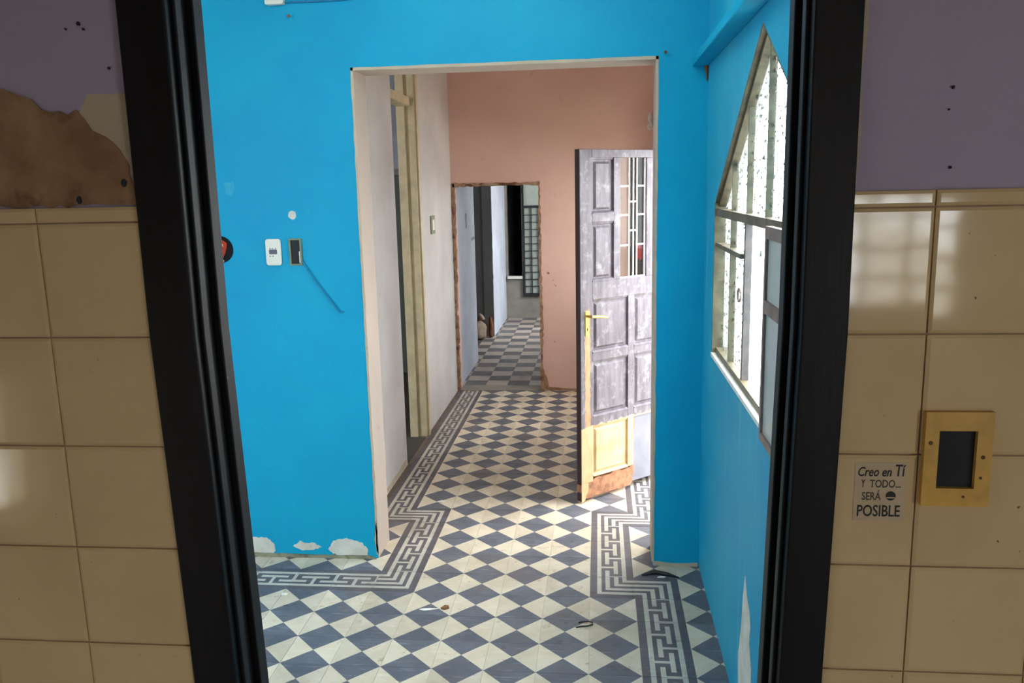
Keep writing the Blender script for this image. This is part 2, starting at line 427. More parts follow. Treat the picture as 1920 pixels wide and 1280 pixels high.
tag(MB().box(3.3, 3.5, -12, 14, -.08, 1.2).build('wall_yard', 'yard_wall_paint'), 'cream yard wall seen bright through the window', 'wall', kind='structure')

# ------------------------------------------------------------------ floor tiles
TS = .2
def white_straight(a, b):           # a across, b along, in cm
    if 3.2 < a < 5.2 or 14.8 < a < 16.8: return True
    if 7 < a < 9 and (b < 6.7 or b > 13.3): return True
    if 11 < a < 13 and 3.3 < b < 16.7: return True
    if (b < .8 or b > 19.2) and 9 < a < 14.8: return True
    if 9.2 < b < 10.8 and 5.2 < a < 11: return True
    return False
def white_prof(d): return 3.2 < d < 5.2 or 7 < d < 9 or 11 < d < 13 or 14.8 < d < 16.8
def pattern_mesh(name, fn, ca, cb):
    g = .05
    ca = [g]+[c for c in ca if g < c < 20-g]+[20-g]; cb = [g]+[c for c in cb if g < c < 20-g]+[20-g]
    na, nb = len(ca)-1, len(cb)-1
    val = [[fn((ca[i]+ca[i+1])/2, (cb[j]+cb[j+1])/2) for j in range(nb)] for i in range(na)]
    used = [[0]*nb for _ in range(na)]; b = MB(); b.mats = ['tile_key_dark', 'tile_key_white']
    for j in range(nb):
        for i in range(na):
            if used[i][j]: continue
            w = 1
            while i+w < na and not used[i+w][j] and val[i+w][j] == val[i][j]: w += 1
            h = 1
            while j+h < nb and all(not used[i+k][j+h] and val[i+k][j+h] == val[i][j] for k in range(w)): h += 1
            for k in range(w):
                for l in range(h): used[i+k][j+l] = 1
            x0, x1, y0, y1 = ca[i]/100, ca[i+w]/100, cb[j]/100, cb[j+h]/100
            b.face([(x0, y0, 0), (x1, y0, 0), (x1, y1, 0), (x0, y1, 0)], 'tile_key_white' if val[i][j] else 'tile_key_dark')
    skirt(b, g/100, TS-g/100)
    me = bpy.data.meshes.new(name); b.bm.normal_update(); b.bm.to_mesh(me); b.bm.free()
    for k in b.mats: me.materials.append(MATS[k])
    return me
def skirt(b, g, G, z=-.012):
    c = [(g, g), (G, g), (G, G), (g, G)]
    for i in range(4):
        (x0, y0), (x1, y1) = c[i], c[(i+1) % 4]
        b.face([(x0, y0, 0), (x0, y0, z), (x1, y1, z), (x1, y1, 0)])
CA = [3.2, 5.2, 7, 9, 11, 13, 14.8, 16.8]; CB = [.8, 3.3, 6.7, 9.2, 10.8, 13.3, 16.7, 19.2]
V_ = pattern_mesh('key_tile_v', white_straight, CA, CB)
H_ = pattern_mesh('key_tile_h', lambda x, y: white_straight(y, x), CB, CA)
CC = CA
CC2 = sorted(set(CA + [20-c for c in CA]))
def corner(sx, sy):                 # opens towards +x if sx>0, +y if sy>0
    return lambda x, y: white_prof(min(x if sx > 0 else 20-x, y if sy > 0 else 20-y))
CRN = {(sx, sy): pattern_mesh('key_tile_corner', corner(sx, sy), CC2, CC2) for sx in (1, -1) for sy in (1, -1)}
def quad_tile(name, ma, mb, diamond=True):
    b = MB(); b.mats = [ma, mb]; g = .0005; G = TS-g; c = (TS/2, TS/2, 0)
    A, B_, C_, D_ = (g, g, 0), (G, g, 0), (G, G, 0), (g, G, 0)
    if diamond:
        b.face([A, B_, c], ma); b.face([C_, D_, c], ma); b.face([B_, C_, c], mb); b.face([D_, A, c], mb)
    else: b.face([A, B_, C_, D_], ma)
    skirt(b, g, G)
    me = bpy.data.meshes.new(name); b.bm.normal_update(); b.bm.to_mesh(me); b.bm.free()
    for k in b.mats: me.materials.append(MATS[k])
    return me
DIA = quad_tile('diamond_tile', 'tile_dark', 'tile_cream')
def put(me, name, i, j, parent):
    o = bpy.data.objects.new(name, me); COL.objects.link(o); o.parent = parent
    o.location = (i*TS, j*TS, random.uniform(-.0006, .0003)); return o
special = {(-5, 0): CRN[(-1, 1)], (-5, 4): CRN[(-1, -1)], (-6, 4): CRN[(1, 1)],
           (0, 0): CRN[(1, 1)], (1, 0): CRN[(-1, -1)], (0, 4): CRN[(1, -1)], (1, 4): CRN[(-1, 1)]}
def which(i, j):
    if (i, j) in special: return special[(i, j)]
    if j == 0 and i < -5: return H_
    if i == -5 and 0 < j < 4: return V_
    if i == -6 and j > 4: return V_
    if i == 0 and 0 < j < 4: return V_
    if i == 1 and (j > 4 or j < 0): return V_
    return DIA
for j in range(-7, 19):
    for i in (range(-11, 3) if j < 3 else range(-7, 3)):
        if j >= 3 and i == -7: continue
        me = which(i, j); put(me, 'key_tile' if me is not DIA else 'tile', i, j, FLOOR)
HL = quad_tile('hall_tile', 'hall_tile_light', 'hall_tile_light', False); HD = quad_tile('hall_tile', 'hall_tile_dark', 'hall_tile_dark', False)
for j in range(20, 40):
    for i in range(-7, 1):
        put(HL if (i+j) % 2 else HD, 'tile', i, j, HALL)
MB().box(LX-.115, LX-.001, 1.776, 2.371, -.001, .002).build('door_threshold', 'side_room_floor', FLOOR)
MB().box(LX+.0005, -1.2005, .561, 3.799, -.0014, -.0006).build('floor_edge', 'floor_dirt', FLOOR)
MB().box(-1.205, -.458, 3.8, 3.998, -.0035, .004).build('threshold', 'cement', HALL)

# ------------------------------------------------------------------ kitchen wall tiles
KZ = [1.772, 1.617, 1.462, 1.311, 1.161, 1.009, .857, .705, .553, .401, .249, .097, 0]
def ktile(x0, x1, z0, z1, name='tile'):
    w, h = x1-x0-.0022, z1-z0-.0022; key = (round(w, 4), round(h, 4))
    if key not in KT:
        b = MB(); e = .004; y0, y1, y2 = 0, -.0055, -.0075
        A = [(-w/2, -h/2), (w/2, -h/2), (w/2, h/2), (-w/2, h/2)]; Bq = [(a*(1-2*e/w), c*(1-2*e/h)) for a, c in A]
        va = [b.bm.verts.new((a, y0, c)) for a, c in A]; vb = [b.bm.verts.new((a, y1, c)) for a, c in A]; vc = [b.bm.verts.new((a, y2, c)) for a, c in Bq]
        for i in range(4):
            j = (i+1) % 4
            b.bm.faces.new([va[i], va[j], vb[j], vb[i]]); b.bm.faces.new([vb[i], vb[j], vc[j], vc[i]])
        b.bm.faces.new(vc); b.bm.normal_update()
        me = bpy.data.meshes.new('glazed_tile'); b.bm.to_mesh(me); b.bm.free(); me.materials.append(MATS['cream_glaze']); KT[key] = me
    o = bpy.data.objects.new(name, KT[key]); COL.objects.link(o); o.parent = KW
    o.location = ((x0+x1)/2, FY0, (z0+z1)/2)
    o.rotation_euler = (random.uniform(-.006, .006), 0, random.uniform(-.006, .006))
KT = {}
LXS = [-.546, -.708, -.858, -1.008, -1.158, -1.308]; RXS = [.334, .443, .594, .745, .896, 1.047]
for a, c in list(zip(LXS[1:], LXS)) + list(zip(RXS, RXS[1:])):
    for z1, z0 in zip(KZ, KZ[1:]): ktile(a, c, z0, z1)
    ktile(a, c, 1.772, 1.793, 'rim_tile')
MB().box(-1.4, -.562, FY0-.003, FY0, 0, 1.79).build('tile_bedding', 'tile_joint', KW)
MB().box(.347, 1.1, FY0-.003, FY0, 0, 1.79).build('tile_bedding', 'tile_joint', KW)
# fallen plaster above the tiles on the left
brown = [(-1.05, 1.985), (-.90, 1.975), (-.80, 1.955), (-.736, 1.948), (-.715, 1.939), (-.697, 1.933), (-.684, 1.92), (-.648, 1.912), (-.636, 1.918), (-.626, 1.906), (-.617, 1.891),
         (-.6, 1.883), (-.582, 1.866), (-.571, 1.845), (-.568, 1.821), (-.5665, 1.794), (-1.05, 1.794)]
beige = [(-.632, 1.915), (-.619, 1.937), (-.59, 1.936), (-.562, 1.936), (-.5615, 1.794), (-.60, 1.80), (-.64, 1.85)]
MB().prism(jag(beige, .02, .0015), 'xz', FY0-.0012, FY0).build('bare_plaster', 'plaster_beige', KW)
MB().prism(jag(brown, .012, .0025), 'xz', FY0-.0028, FY0).build('broken_plaster', 'plaster_brown', KW)
MB().prism([(.346, 2.03), (.354, 2.03), (.3555, 1.98), (.351, 1.93), (.3535, 1.86), (.351, 1.80), (.346, 1.80)], 'xz', FY0-.001, FY0).build('bare_plaster', 'plaster_beige', KW)
for x, z, r in ((-.62, 2.024, .0028), (-.638, 2.018, .0016), (-.614, 2.017, .0018), (-.585, 1.968, .002), (.455, 1.91, .0022), (.458, 1.818, .002), (.452, 1.885, .0012), (-.58, 1.823, .006), (-.645, 1.802, .006)):
    r *= .72
    MB().prism([(x+r*math.cos(k*.785+.2)*random.uniform(.8, 1.1), z+1.3*r*math.sin(k*.785+.2)) for k in range(8)], 'xz', FY0-.0032, FY0).build('nail_hole', 'dark_hole', KW)

# ------------------------------------------------------------------ black door frame
DF = tag(empty('door_1', (-.1, -2.36, 0)), 'black painted door frame around the kitchen doorway', 'door frame', kind='structure')
def part(b, name, mat, root, **k):
    o = b.build(name, mat, None, **k); o.parent = root; o.matrix_parent_inverse = root.matrix_basis.inverted() if False else Matrix.Translation(-Vector(root.location)); return o
FB = -2.328
for s, (x_out, x_in) in ((1, (-.5615, -.497)), (-1, (.3475, .2905))):
    part(MB().box(min(x_out, x_in), max(x_out, x_in), -2.414, FB, 0, 2.33), 'jamb', 'black_frame_paint', DF, bevel=.003)
    d = s*.006
    part(MB().box(min(x_in, x_in+d), max(x_in, x_in+d), -2.398, -2.380, 0, 2.265), 'bead', 'black_frame_paint', DF, bevel=.002)
    d = s*.010
    part(MB().box(min(x_in, x_in+d), max(x_in, x_in+d), -2.356, FB, 0, 2.265), 'door_stop', 'black_frame_paint', DF, bevel=.002)
part(MB().box(-.497, .288, -2.414, FB, 2.265, 2.33), 'head', 'black_frame_paint', DF, bevel=.003)
for o in DF.children:
    if o.name.split('.')[0] in ('jamb', 'bead', 'door_stop'):
        sg = 1 if o.data.vertices[0].co.x < -.1 else -1
        bm = bmesh.new(); bm.from_mesh(o.data)
        bmesh.ops.bisect_plane(bm, geom=bm.verts[:]+bm.edges[:]+bm.faces[:], plane_co=(0, 0, 1.62), plane_no=(0, 0, 1))
        for v_ in bm.verts:
            if v_.co.z < 1.619: v_.co.x += sg*(1.62-v_.co.z)*(.028 if sg > 0 else .022)
        bm.to_mesh(o.data); bm.free()
part(MB().tube([(.284, -2.416, 1.139), (.284, -2.412, 1.139)], .0032, 10), 'screw', 'paint_flake', DF)

# ------------------------------------------------------------------ blue room wall damage
def patch(name, pts, plane, d0, d1, mat, parent, step=.009, amp=.0035):
    return MB().prism(jag(pts, step, amp), plane, d0, d1).build(name, mat, parent)
Y0 = .34
for pts in ([(-1.95, .08), (-1.80, .10), (-1.707, .099), (-1.624, .098), (-1.585, .062), (-1.582, .027), (-1.617, .008), (-1.95, .006)],
            [(-1.488, .055), (-1.45, .085), (-1.432, .074), (-1.382, .075), (-1.342, .053), (-1.379, .04), (-1.44, .034)],
            [(-1.307, .045), (-1.279, .089), (-1.21, .104), (-1.135, .083), (-1.104, .045), (-1.106, .012), (-1.242, .012), (-1.283, .02)]):
    patch('bare_plaster', pts, 'xz', Y0-.004, Y0, 'plaster_white', BW)
MB().prism(jag([(-2.6, 0), (-2.6, .016), (-1.7, .018), (-1.4, .012), (-1.1, .016), (-1.06, 0)], .03, .002), 'xz', Y0-.014, Y0).build('plaster_fillet', 'plaster_dirty', BW)
MB().prism(jag([(.30, 0), (.30, .02), (.4, .012), (.51, .015), (.51, 0)], .03, .002), 'xz', Y0-.010, Y0).build('plaster_fillet', 'plaster_beige', BW)
patch('bare_plaster', [(-1.052, .02), (-1.052, .20), (-1.060, .17), (-1.068, .10), (-1.062, .05)], 'xz', Y0-.002, Y0, 'plaster_beige', BW, .02, .002)
def disc(x, z, r, y0, y1, n=14, j=0): return MB().prism([(x+r*math.cos(k*2*math.pi/n)*(1+random.uniform(-j, j)), z+r*math.sin(k*2*math.pi/n)*(1+random.uniform(-j, j))) for k in range(n)], 'xz', y0, y1)
disc(-1.374, 1.699, .019, Y0-.002, Y0, 22, .16).build('plaster_dab', 'plaster_white', BW)
disc(-1.665, 1.83, .03, Y0-.0008, Y0, 14, .3).build('paint_scuff', 'blue_paint_window_wall', BW)
WR = bpy.data.objects['wall_right']
patch('bare_plaster', [(-.872, .545), (-.905, .50), (-.96, .47), (-.985, .42), (-.975, .36), (-1.02, .30), (-1.03, .20), (-1.0, .05), (-.82, .03), (-.80, .15), (-.79, .227), (-.83, .355), (-.84, .427)], 'yz', RX-.002, RX, 'plaster_white', WR, .03, .006)
# edge strips where old plaster shows round the opening
MB().prism(jag([(-1.060, .02), (-1.060, 2.345), (-1.048, 2.345), (-1.048, .02)], .05, .0018), 'xz', Y0-.002, Y0+.001).build('chipped_edge', 'plaster_beige', BW)
MB().prism(jag([(-1.06, 2.332), (-1.06, 2.345), (.305, 2.345), (.305, 2.332)], .05, .0015), 'xz', Y0-.002, Y0+.001).build('chipped_edge', 'plaster_beige', BW)
MB().prism(jag([(.292, .02), (.292, 2.345), (.304, 2.345), (.304, .02)], .05, .0018), 'xz', Y0-.002, Y0+.001).build('chipped_edge', 'plaster_beige', BW)

# ------------------------------------------------------------------ wall fittings in the blue room
def rrect(x0, x1, z0, z1, r, n=4):
    P = []
    for cx, cz, a0 in ((x1-r, z1-r, 0), (x0+r, z1-r, 1), (x0+r, z0+r, 2), (x1-r, z0+r, 3)):
        for k in range(n+1):
            a = (a0 + k/n)*R90; P.append((cx+r*math.cos(a), cz+r*math.sin(a)))
    return P
o = tag(empty('wall_socket', (-1.475, Y0, 1.466)), 'white rounded wall socket with dark centre on the blue wall', 'socket')
part(MB().prism(rrect(-1.512, -1.438, 1.466, 1.59, .012), 'xz', Y0-.012, Y0), 'plate', 'white_plastic', o, bevel=.003)
part(MB().prism(rrect(-1.494, -1.456, 1.519, 1.541, .003), 'xz', Y0-.0135, Y0-.011), 'insert', 'navy_plastic', o)
for x in (-1.489, -1.477, -1.462): part(disc(x, 1.546, .0025, Y0-.0135, Y0-.011, 8), 'contact', 'dark_hole', o)
for x in (-1.491, -1.476): part(disc(x, 1.510, .0025, Y0-.0135, Y0-.011, 8), 'contact', 'dark_hole', o)
o = tag(empty('switch_box', (-1.37, Y0, 1.465)), 'open switch box with dark inside and olive rim on the blue wall', 'switch box')
b = MB()
for a in ((-1.398, -1.391, 1.465, 1.59), (-1.347, -1.338, 1.465, 1.59), (-1.391, -1.347, 1.465, 1.472), (-1.391, -1.347, 1.583, 1.59)): b.box(a[0], a[1], Y0-.010, Y0, a[2], a[3])
part(b, 'rim', 'olive_box', o)
part(MB().box(-1.391, -1.347, Y0-.003, Y0, 1.472, 1.583), 'inside', 'dark_hole', o)
part(MB().box(-1.352, -1.347, Y0-.008, Y0-.003, 1.476, 1.53), 'terminal', 'white_plastic', o)
tag(MB().tube([(-1.345, Y0-.004, 1.495), (-1.329, Y0-.012, 1.47), (-1.29, Y0-.009, 1.405), (-1.235, Y0-.007, 1.33), (-1.18, Y0-.008, 1.252), (-1.172, Y0-.009, 1.242), (-1.152, Y0-.007, 1.243)], .0034, 8).build('loose_wire', 'blue_wire', smooth=True),
    'blue painted wire hanging slantwise from the open switch box', 'wire')
o = tag(empty('round_emblem', (-1.737, Y0, 1.544)), 'round black emblem plaque with red and white figure by the black jamb', 'plaque')
ex, ez = -1.737, 1.544
part(disc(ex, ez, .063, Y0-.006, Y0, 32), 'disc', 'emblem_black', o)
part(MB().prism([(ex-.03, ez+.035), (ex+.012, ez+.047), (ex+.036, ez+.03), (ex+.034, ez+.008), (ex+.024, ez-.018), (ex+.01, ez-.045), (ex-.02, ez-.04)], 'xz', Y0-.0072, Y0-.006), 'red_figure', 'emblem_red', o)
part(MB().prism([(ex-.03, ez+.02), (ex+.02, ez+.022), (ex+.022, ez+.014), (ex-.0, ez+.008), (ex+.01, ez-.02), (ex+.005, ez-.04), (ex-.02, ez-.035)], 'xz', Y0-.0082, Y0-.0072), 'orange_figure', 'emblem_orange', o)
part(MB().prism([(ex-.01, ez+.026), (ex+.018, ez+.026), (ex+.016, ez+.019), (ex-.01, ez+.018)], 'xz', Y0-.0092, Y0-.0082), 'white_bar', 'emblem_white', o)
part(disc(ex+.012, ez-.054, .005, Y0-.0082, Y0-.006, 10), 'white_dot', 'emblem_white', o)
o = tag(empty('conduit_box', (-1.38, Y0, 2.62)), 'white plastic junction box with grey cable high on the blue wall', 'junction box')
part(MB().prism(rrect(-1.424, -1.339, 2.621, 2.70, .008), 'xz', Y0-.03, Y0), 'box', 'white_plastic', o, bevel=.003)
part(MB().tube([(-1.34, Y0-.008, 2.632), (-1.2, Y0-.006, 2.63), (-1.06, Y0-.006, 2.632), (-.9, Y0-.006, 2.65)], .004, 8), 'cable', 'blue_wire', o)
for (x, z, lab) in ((-1.323, 2.575, 'small rusty nail below the junction box'), (.328, 2.361, 'small rusty nail near the upper right corner of the opening')):
    o = tag(empty('nail', (x, Y0, z)), lab, 'nail')
    part(MB().tube([(x, Y0+.002, z), (x+.003, Y0-.022, z-.004)], .003, 8), 'shank', 'rust', o)
    part(MB().tube([(x+.003, Y0-.022, z-.004), (x+.0035, Y0-.025, z-.0045)], .007, 10), 'head', 'rust', o)
tag(MB().box(.445, RX, FY1+.001, Y0-.0005, 2.297, 2.330).build('trim_1', 'blue_paint', bevel=.004), 'narrow blue ledge running along the wall above the pointed window', 'ledge', kind='structure')
tag(MB().tube([(.507, .335, 2.297), (.509, .336, 2.27), (.509, .336, 2.235)], [.012, .006, .002], 8).build('ledge_drip', 'rust'), 'rusty drip stain under the end of the blue ledge', 'stain')

# ------------------------------------------------------------------ pointed window
WN = tag(empty('window_1', (.54, APY, SILL)), 'pointed iron window with pebbled panes in the blue wall', 'window', kind='structure')
IX0, IX1 = .543, .560
def slope(y): return SPZ + (APZ-SPZ)*(1-abs(y-APY)/(WY1-APY))
part(MB().box(.515, IX1, WY1-.012, WY1-.0005, SILL, SPZ), 'jamb', 'window_iron', WN)
part(MB().box(.515, IX1, WY0+.0005, WY0+.012, SILL, SPZ), 'jamb', 'window_iron', WN)
part(MB().box(.530, IX1+.02, WY0+.012, WY1-.012, SILL+.0005, SILL+.026), 'bottom_rail', 'window_iron', WN)
part(MB().box(RX-.004, IX0-.005, WY0+.005, WY1-.005, SILL-.012, SILL+.004), 'sill', 'sill_white', WN)
for sgn, nm in ((1, 'rafter_bar'), (-1, 'rafter_bar')):
    e = WY1 if sgn > 0 else WY0
    part(MB().prism([(e, SPZ-.0), (APY, APZ-.001), (APY, APZ-.025), (e, SPZ-.025)], 'yz', .532, IX1), nm, 'window_iron', WN)
for e in (WY1, WY0):
    part(MB().prism([(e, SPZ-.001), (APY, APZ-.002), (APY, APZ-.010), (e, SPZ-.009)], 'yz', .516, .532), 'frame_liner', 'window_iron', WN)
BARS = [-.24, -.55, APY, -1.19, -1.50]
for y in BARS:
    part(MB().box(IX0-.004, IX1, y-.004, y+.004, 1.70, slope(y)-.02), 'mullion', 'window_iron', WN)
for y, mm, w in ((-.24, 'window_iron', .005), (-.55, 'sash_iron', .014), (-1.19, 'sash_iron', .012), (-1.50, 'window_iron', .005)):
    part(MB().box(IX0-.006, IX1, y-w, y+w, SILL+.026, 1.67), 'mullion', mm, WN)
part(MB().box(.522, IX1, WY0+.012, WY1-.012, 1.67, 1.70), 'transom', 'window_iron', WN)
part(MB().box(.524, IX1, -.536, WY1-.012, 1.545, 1.562), 'glazing_bar', 'window_iron', WN)
part(MB().box(.524, IX1, WY0+.012, -1.202, 1.545, 1.562), 'glazing_bar', 'window_iron', WN)
GX = .554
edges = [WY1-.012] + BARS + [WY0+.012]
for a, c in zip(edges, edges[1:]):
    P = [(a, 1.70), (c, 1.70), (c, slope(c)-.015), (a, slope(a)-.015)]
    part(MB().prism(P, 'yz', GX, GX+.003), 'pane', 'pebbled_glass', WN)
for a, c in ((WY1-.012, -.247), (-.233-.014, -.536), (-1.507, WY0+.012)):
    part(MB().box(GX, GX+.003, min(a, c), max(a, c), 1.562, 1.67), 'pane', 'pebbled_glass', WN)
    part(MB().box(GX, GX+.003, min(a, c), max(a, c), SILL+.026, 1.545), 'pane', 'pebbled_glass', WN)
ring = [(.527, -.548+.0, 1.43)]
b = MB(); P = [(.520, -.57+.030*math.cos(k*.5236), 1.425+.022*math.sin(k*.5236)) for k in range(13)]
b.tube(P, .004, 6); part(b, 'latch_ring', 'sash_iron', WN)
part(MB().tube([(.545, -.80, 1.67), (.545, -.80, 1.60), (.545, -.802, 1.575)], [.0015, .0015, .006], 6), 'stay_chain', 'steel', WN)
# opened casement folded back against the wall
SA = empty('open_casement', (0, 0, 0)); SA.name = 'casement'; SA.parent = WN; SA.matrix_parent_inverse = Matrix.Translation(-Vector(WN.location))
sx0, sx1, sa, sc = .486, .504, -1.155, -1.66
def sp(b, n, mt):
    o = b.build(n, mt); o.parent = SA; return o
sp(MB().box(sx0, sx1, sa-.020, sa, 1.098, 1.688), 'stile', 'sash_iron')
sp(MB().box(sx0, sx1, sc, sc+.020, 1.098, 1.688), 'stile', 'sash_iron')
for z0, z1 in ((1.098, 1.120), (1.655, 1.688), (1.455, 1.49)): sp(MB().box(sx0, sx1, sc+.020, sa-.020, z0, z1), 'rail', 'sash_iron')
sp(MB().box(.493, .496, sc+.020, sa-.020, 1.12, 1.455), 'pane', 'dusty_glass'); sp(MB().box(.493, .496, sc+.020, sa-.020, 1.49, 1.655), 'pane', 'dusty_glass')
for z in (1.16, 1.58): sp(MB().tube([(.508, sa+.006, z-.03), (.508, sa+.006, z+.03)], .008, 8), 'hinge', 'sash_iron')

# ------------------------------------------------------------------ yard door (open leaf)
DA = math.radians(42)
YD = tag(empty('door_2', (-.056, 1.105, .012), DA), 'worn purple grey panelled door with white grille standing open in the corridor', 'door', kind='structure')
TH = .038; DW = .775; DH = 1.983
def dpart(b, n, mt='door_paint', par=YD, bevel=.0025, **k): return b.build(n, mt, par, bevel=bevel, **k)
def dbox(x0, x1, z0, z1, n, y0=0, y1=TH, mt='door_paint', bevel=.0025): return dpart(MB().box(x0, x1, y0, y1, z0, z1), n, mt, bevel=bevel)
dbox(0, .088, .105, DH, 'lock_stile'); dbox(DW-.088, DW, .0, DH, 'hinge_stile')
dbox(.088, DW-.088, 1.94, DH, 'top_rail')
dbox(.088, DW-.088, 1.165, 1.265, 'middle_rail')
dbox(.25, .30, 1.265, 1.94, 'muntin'); dbox(.507, .557, 1.265, 1.94, 'muntin')
dbox(.363, .410, .135, 1.165, 'muntin')
for x0, x1 in ((.088, .25), (.557, DW-.088)):
    dbox(x0, x1, 1.592, 1.637, 'cross_rail')
for x0, x1 in ((.088, .363), (.410, DW-.088)):
    dbox(x0, x1, .815, .862, 'cross_rail'); dbox(x0, x1, .435, .488, 'cross_rail')
def dpanel(x0, x1, z0, z1, ins=.03, mt='door_paint'):
    b = MB().box(x0, x1, .016, .026, z0, z1).frustum(x0+ins*.75, x1-ins*.75, z0+ins*.75, z1-ins*.75, .016, .006, .012)
    dpart(b, 'panel', mt, bevel=0)
    dpart(MB().prism([(.016, z0), (-.003, z0-.001), (-.003, z0+.004), (.006, z0+.012), (.016, z0+.016)], 'yz', x0+.001, x1-.001), 'moulding', mt, bevel=0)
    dpart(MB().prism([(.016, z1), (.003, z1), (.010, z1-.012), (.016, z1-.014)], 'yz', x0+.001, x1-.001), 'moulding', mt, bevel=0)
for x0, x1 in ((.088, .25), (.557, DW-.088)):
    dpanel(x0, x1, 1.637, 1.94); dpanel(x0, x1, 1.265, 1.592)
for x0, x1 in ((.088, .363), (.410, DW-.088)):
    dpanel(x0, x1, .862, 1.165); dpanel(x0, x1, .488, .815)
dpanel(.088, .363, .135, .435, .024)
dpart(MB().box(.410, DW-.088, .012, .020, .03, .435), 'sheet_panel', 'door_sheet', bevel=0)
# rotten bottom of the leaf
dpart(MB().prism(jag([(0, .105), (.0, .0), (.012, -.006), (.03, .012), (.10, .016), (.38, .012), (.40, .03), (.405, .135), (.33, .12), (.27, .132), (.2, .118), (.12, .125), (.06, .112)], .02, .004), 'xz', .001, TH), 'bottom_rail', 'rot_wood', bevel=0)
dpart(MB().prism([(0, .105), (0, -.008), (.026, .004), (.032, .03), (.052, .06), (.05, .105)], 'xz', 0, TH-.002), 'stile_foot', 'door_paint', bevel=0)
dpart(MB().prism(jag([(.392, .435), (.418, .435), (.424, .40), (.412, .34), (.405, .27), (.402, .20), (.408, .14), (.418, .10), (.40, .03), (.385, .03), (.385, .14)], .015, .004), 'xz', .004, .03), 'rotten_edge', 'rot_wood', bevel=0)
dpart(MB().box(-.0012, .0, 0.002, TH, .0, DH), 'dark_edge', 'dark_wood', bevel=0)
# grille
b = MB().box(.299, .508, .019, .022, 1.264, 1.941); dpart(b, 'pane', 'clear_glass', bevel=0)
b = MB()
for x in (.304, .379, .413, .441, .503): b.box(x-.0035, x+.0035, .012, .019, 1.267, 1.938)
for x0, x1, zs in ((.304, .379, (1.783, 1.622, 1.452)), (.379, .441, (1.696, 1.534)), (.441, .503, (1.783, 1.622, 1.452))):
    for z in zs: b.box(x0, x1, .012, .018, z-.0045, z+.0045)
b.box(.30, .507, .010, .02, 1.265, 1.273)
dpart(b, 'grille', 'grille_white', bevel=0)
HD_ = dpart(MB().box(.032, .060, -.004, .0, .965, 1.105), 'lock_plate', 'brass')
dpart(MB().tube([(.046, -.003, 1.078), (.046, -.045, 1.078)], .008, 10), 'spindle', 'brass', HD_, bevel=0)
dpart(MB().tube([(.040, -.045, 1.080), (.10, -.047, 1.074), (.155, -.044, 1.064), (.165, -.040, 1.062)], [.009, .0085, .0075, .006], 10), 'lever', 'brass', HD_, bevel=0)
dpart(MB().prism([(.046+.004*math.cos(k*.785), 1.002+.009*math.sin(k*.785)) for k in range(8)], 'xz', -.0046, -.004), 'keyhole', 'dark_hole', HD_, bevel=0)
FR = tag(empty('door_3', (RX+.05, 1.23, 0)), 'plain wooden frame of the yard doorway behind the open door', 'door frame', kind='structure')
for y in (.801, 1.6395): part(MB().box(.535, .605, y, y+.03, 0, 2.029), 'jamb', 'cream_wood', FR)
part(MB().box(.535, .605, .801, 1.6695, 2.03, 2.059), 'head', 'cream_wood', FR)

# ------------------------------------------------------------------ cream frame in the corridor's left wall
CF = tag(empty('door_4', (LX-.05, 2.1, 0)), 'cream painted door frame with transom in the whitewashed corridor wall', 'door frame', kind='structure')
part(MB().box(LX-.118, LX-.06, 2.372, 2.419, 0, 2.85), 'jamb', 'cream_wood', CF, bevel=.003)
part(MB().box(LX-.06, LX+.004, 2.395, 2.419, 0, 2.85), 'jamb', 'cream_wood', CF, bevel=.003)
part(MB().box(LX+.0005, LX+.018, 2.41, 2.455, 0, 2.85), 'casing', 'cream_wood', CF, bevel=.003)
part(MB().box(LX+.0005, LX+.010, 2.455, 2.505, 0, 2.85), 'casing', 'cream_wood', CF, bevel=.003)
part(MB().box(LX-.118, LX-.09, 1.751, 1.775, 0, 2.85), 'jamb', 'cream_wood', CF, bevel=.003)
part(MB().box(LX-.115, LX-.02, 1.775, 2.372, 2.365, 2.425), 'transom_bar', 'cream_wood', CF, bevel=.004)
tag(MB().box(-3.0, LX-.13, 4.51, 4.549, 1.94, 1.995).build('trim_2', 'cement'), 'grey rail between blue and green paint in the side room', 'trim', kind='structure')
o = tag(empty('light_switch', (LX, 2.9, 1.46)), 'small dull switch plate on the whitewashed corridor wall', 'switch')
part(MB().box(LX, LX+.010, 2.83, 2.97, 1.462, 1.60), 'plate', 'olive_box', o, bevel=.003)
part(MB().box(LX+.010, LX+.014, 2.865, 2.935, 1.49, 1.57), 'rocker', 'white_plastic', o, bevel=.002)
patch('peeled_lime', [(.90, 0.01), (.90, .05), (1.1, .035), (1.4, .04), (1.7, .05), (1.7, .01)], 'yz', LX, LX+.003, 'plaster_beige', bpy.data.objects['wall_corridor_left'], .04, .006)

# ------------------------------------------------------------------ broken edges of the pink opening
PY = 3.8
patch('broken_edge', [(-.470, .0), (-.470, 1.835), (-.452, 1.835), (-.450, 1.2), (-.446, .9), (-.440, .6), (-.449, .3), (-.440, .12), (-.438, 0)], 'xz', PY-.012, PY+.08, 'broken_brick', PW, .03, .006)
patch('broken_edge', [(-1.212, 1.812), (-1.212, 1.846), (-1.05, 1.838), (-.8, 1.84), (-.6, 1.836), (-.455, 1.846), (-.455, 1.812), (-.8, 1.816)], 'xz', PY-.010, PY+.06, 'broken_brick', PW, .03, .006)
patch('broken_edge', [(-1.224, 0), (-1.224, 1.84), (-1.196, 1.84), (-1.199, 1.2), (-1.203, .6), (-1.199, 0)], 'xz', PY-.010, PY+.05, 'broken_brick', PW, .03, .004)
patch('bare_plaster', [(-.449, .01), (-.449, .12), (-.43, .16), (-.41, .11), (-.40, .04), (-.2, .02), (.1, .018), (.1, .005)], 'xz', PY-.003, PY, 'plaster_brown', PW, .02, .003)
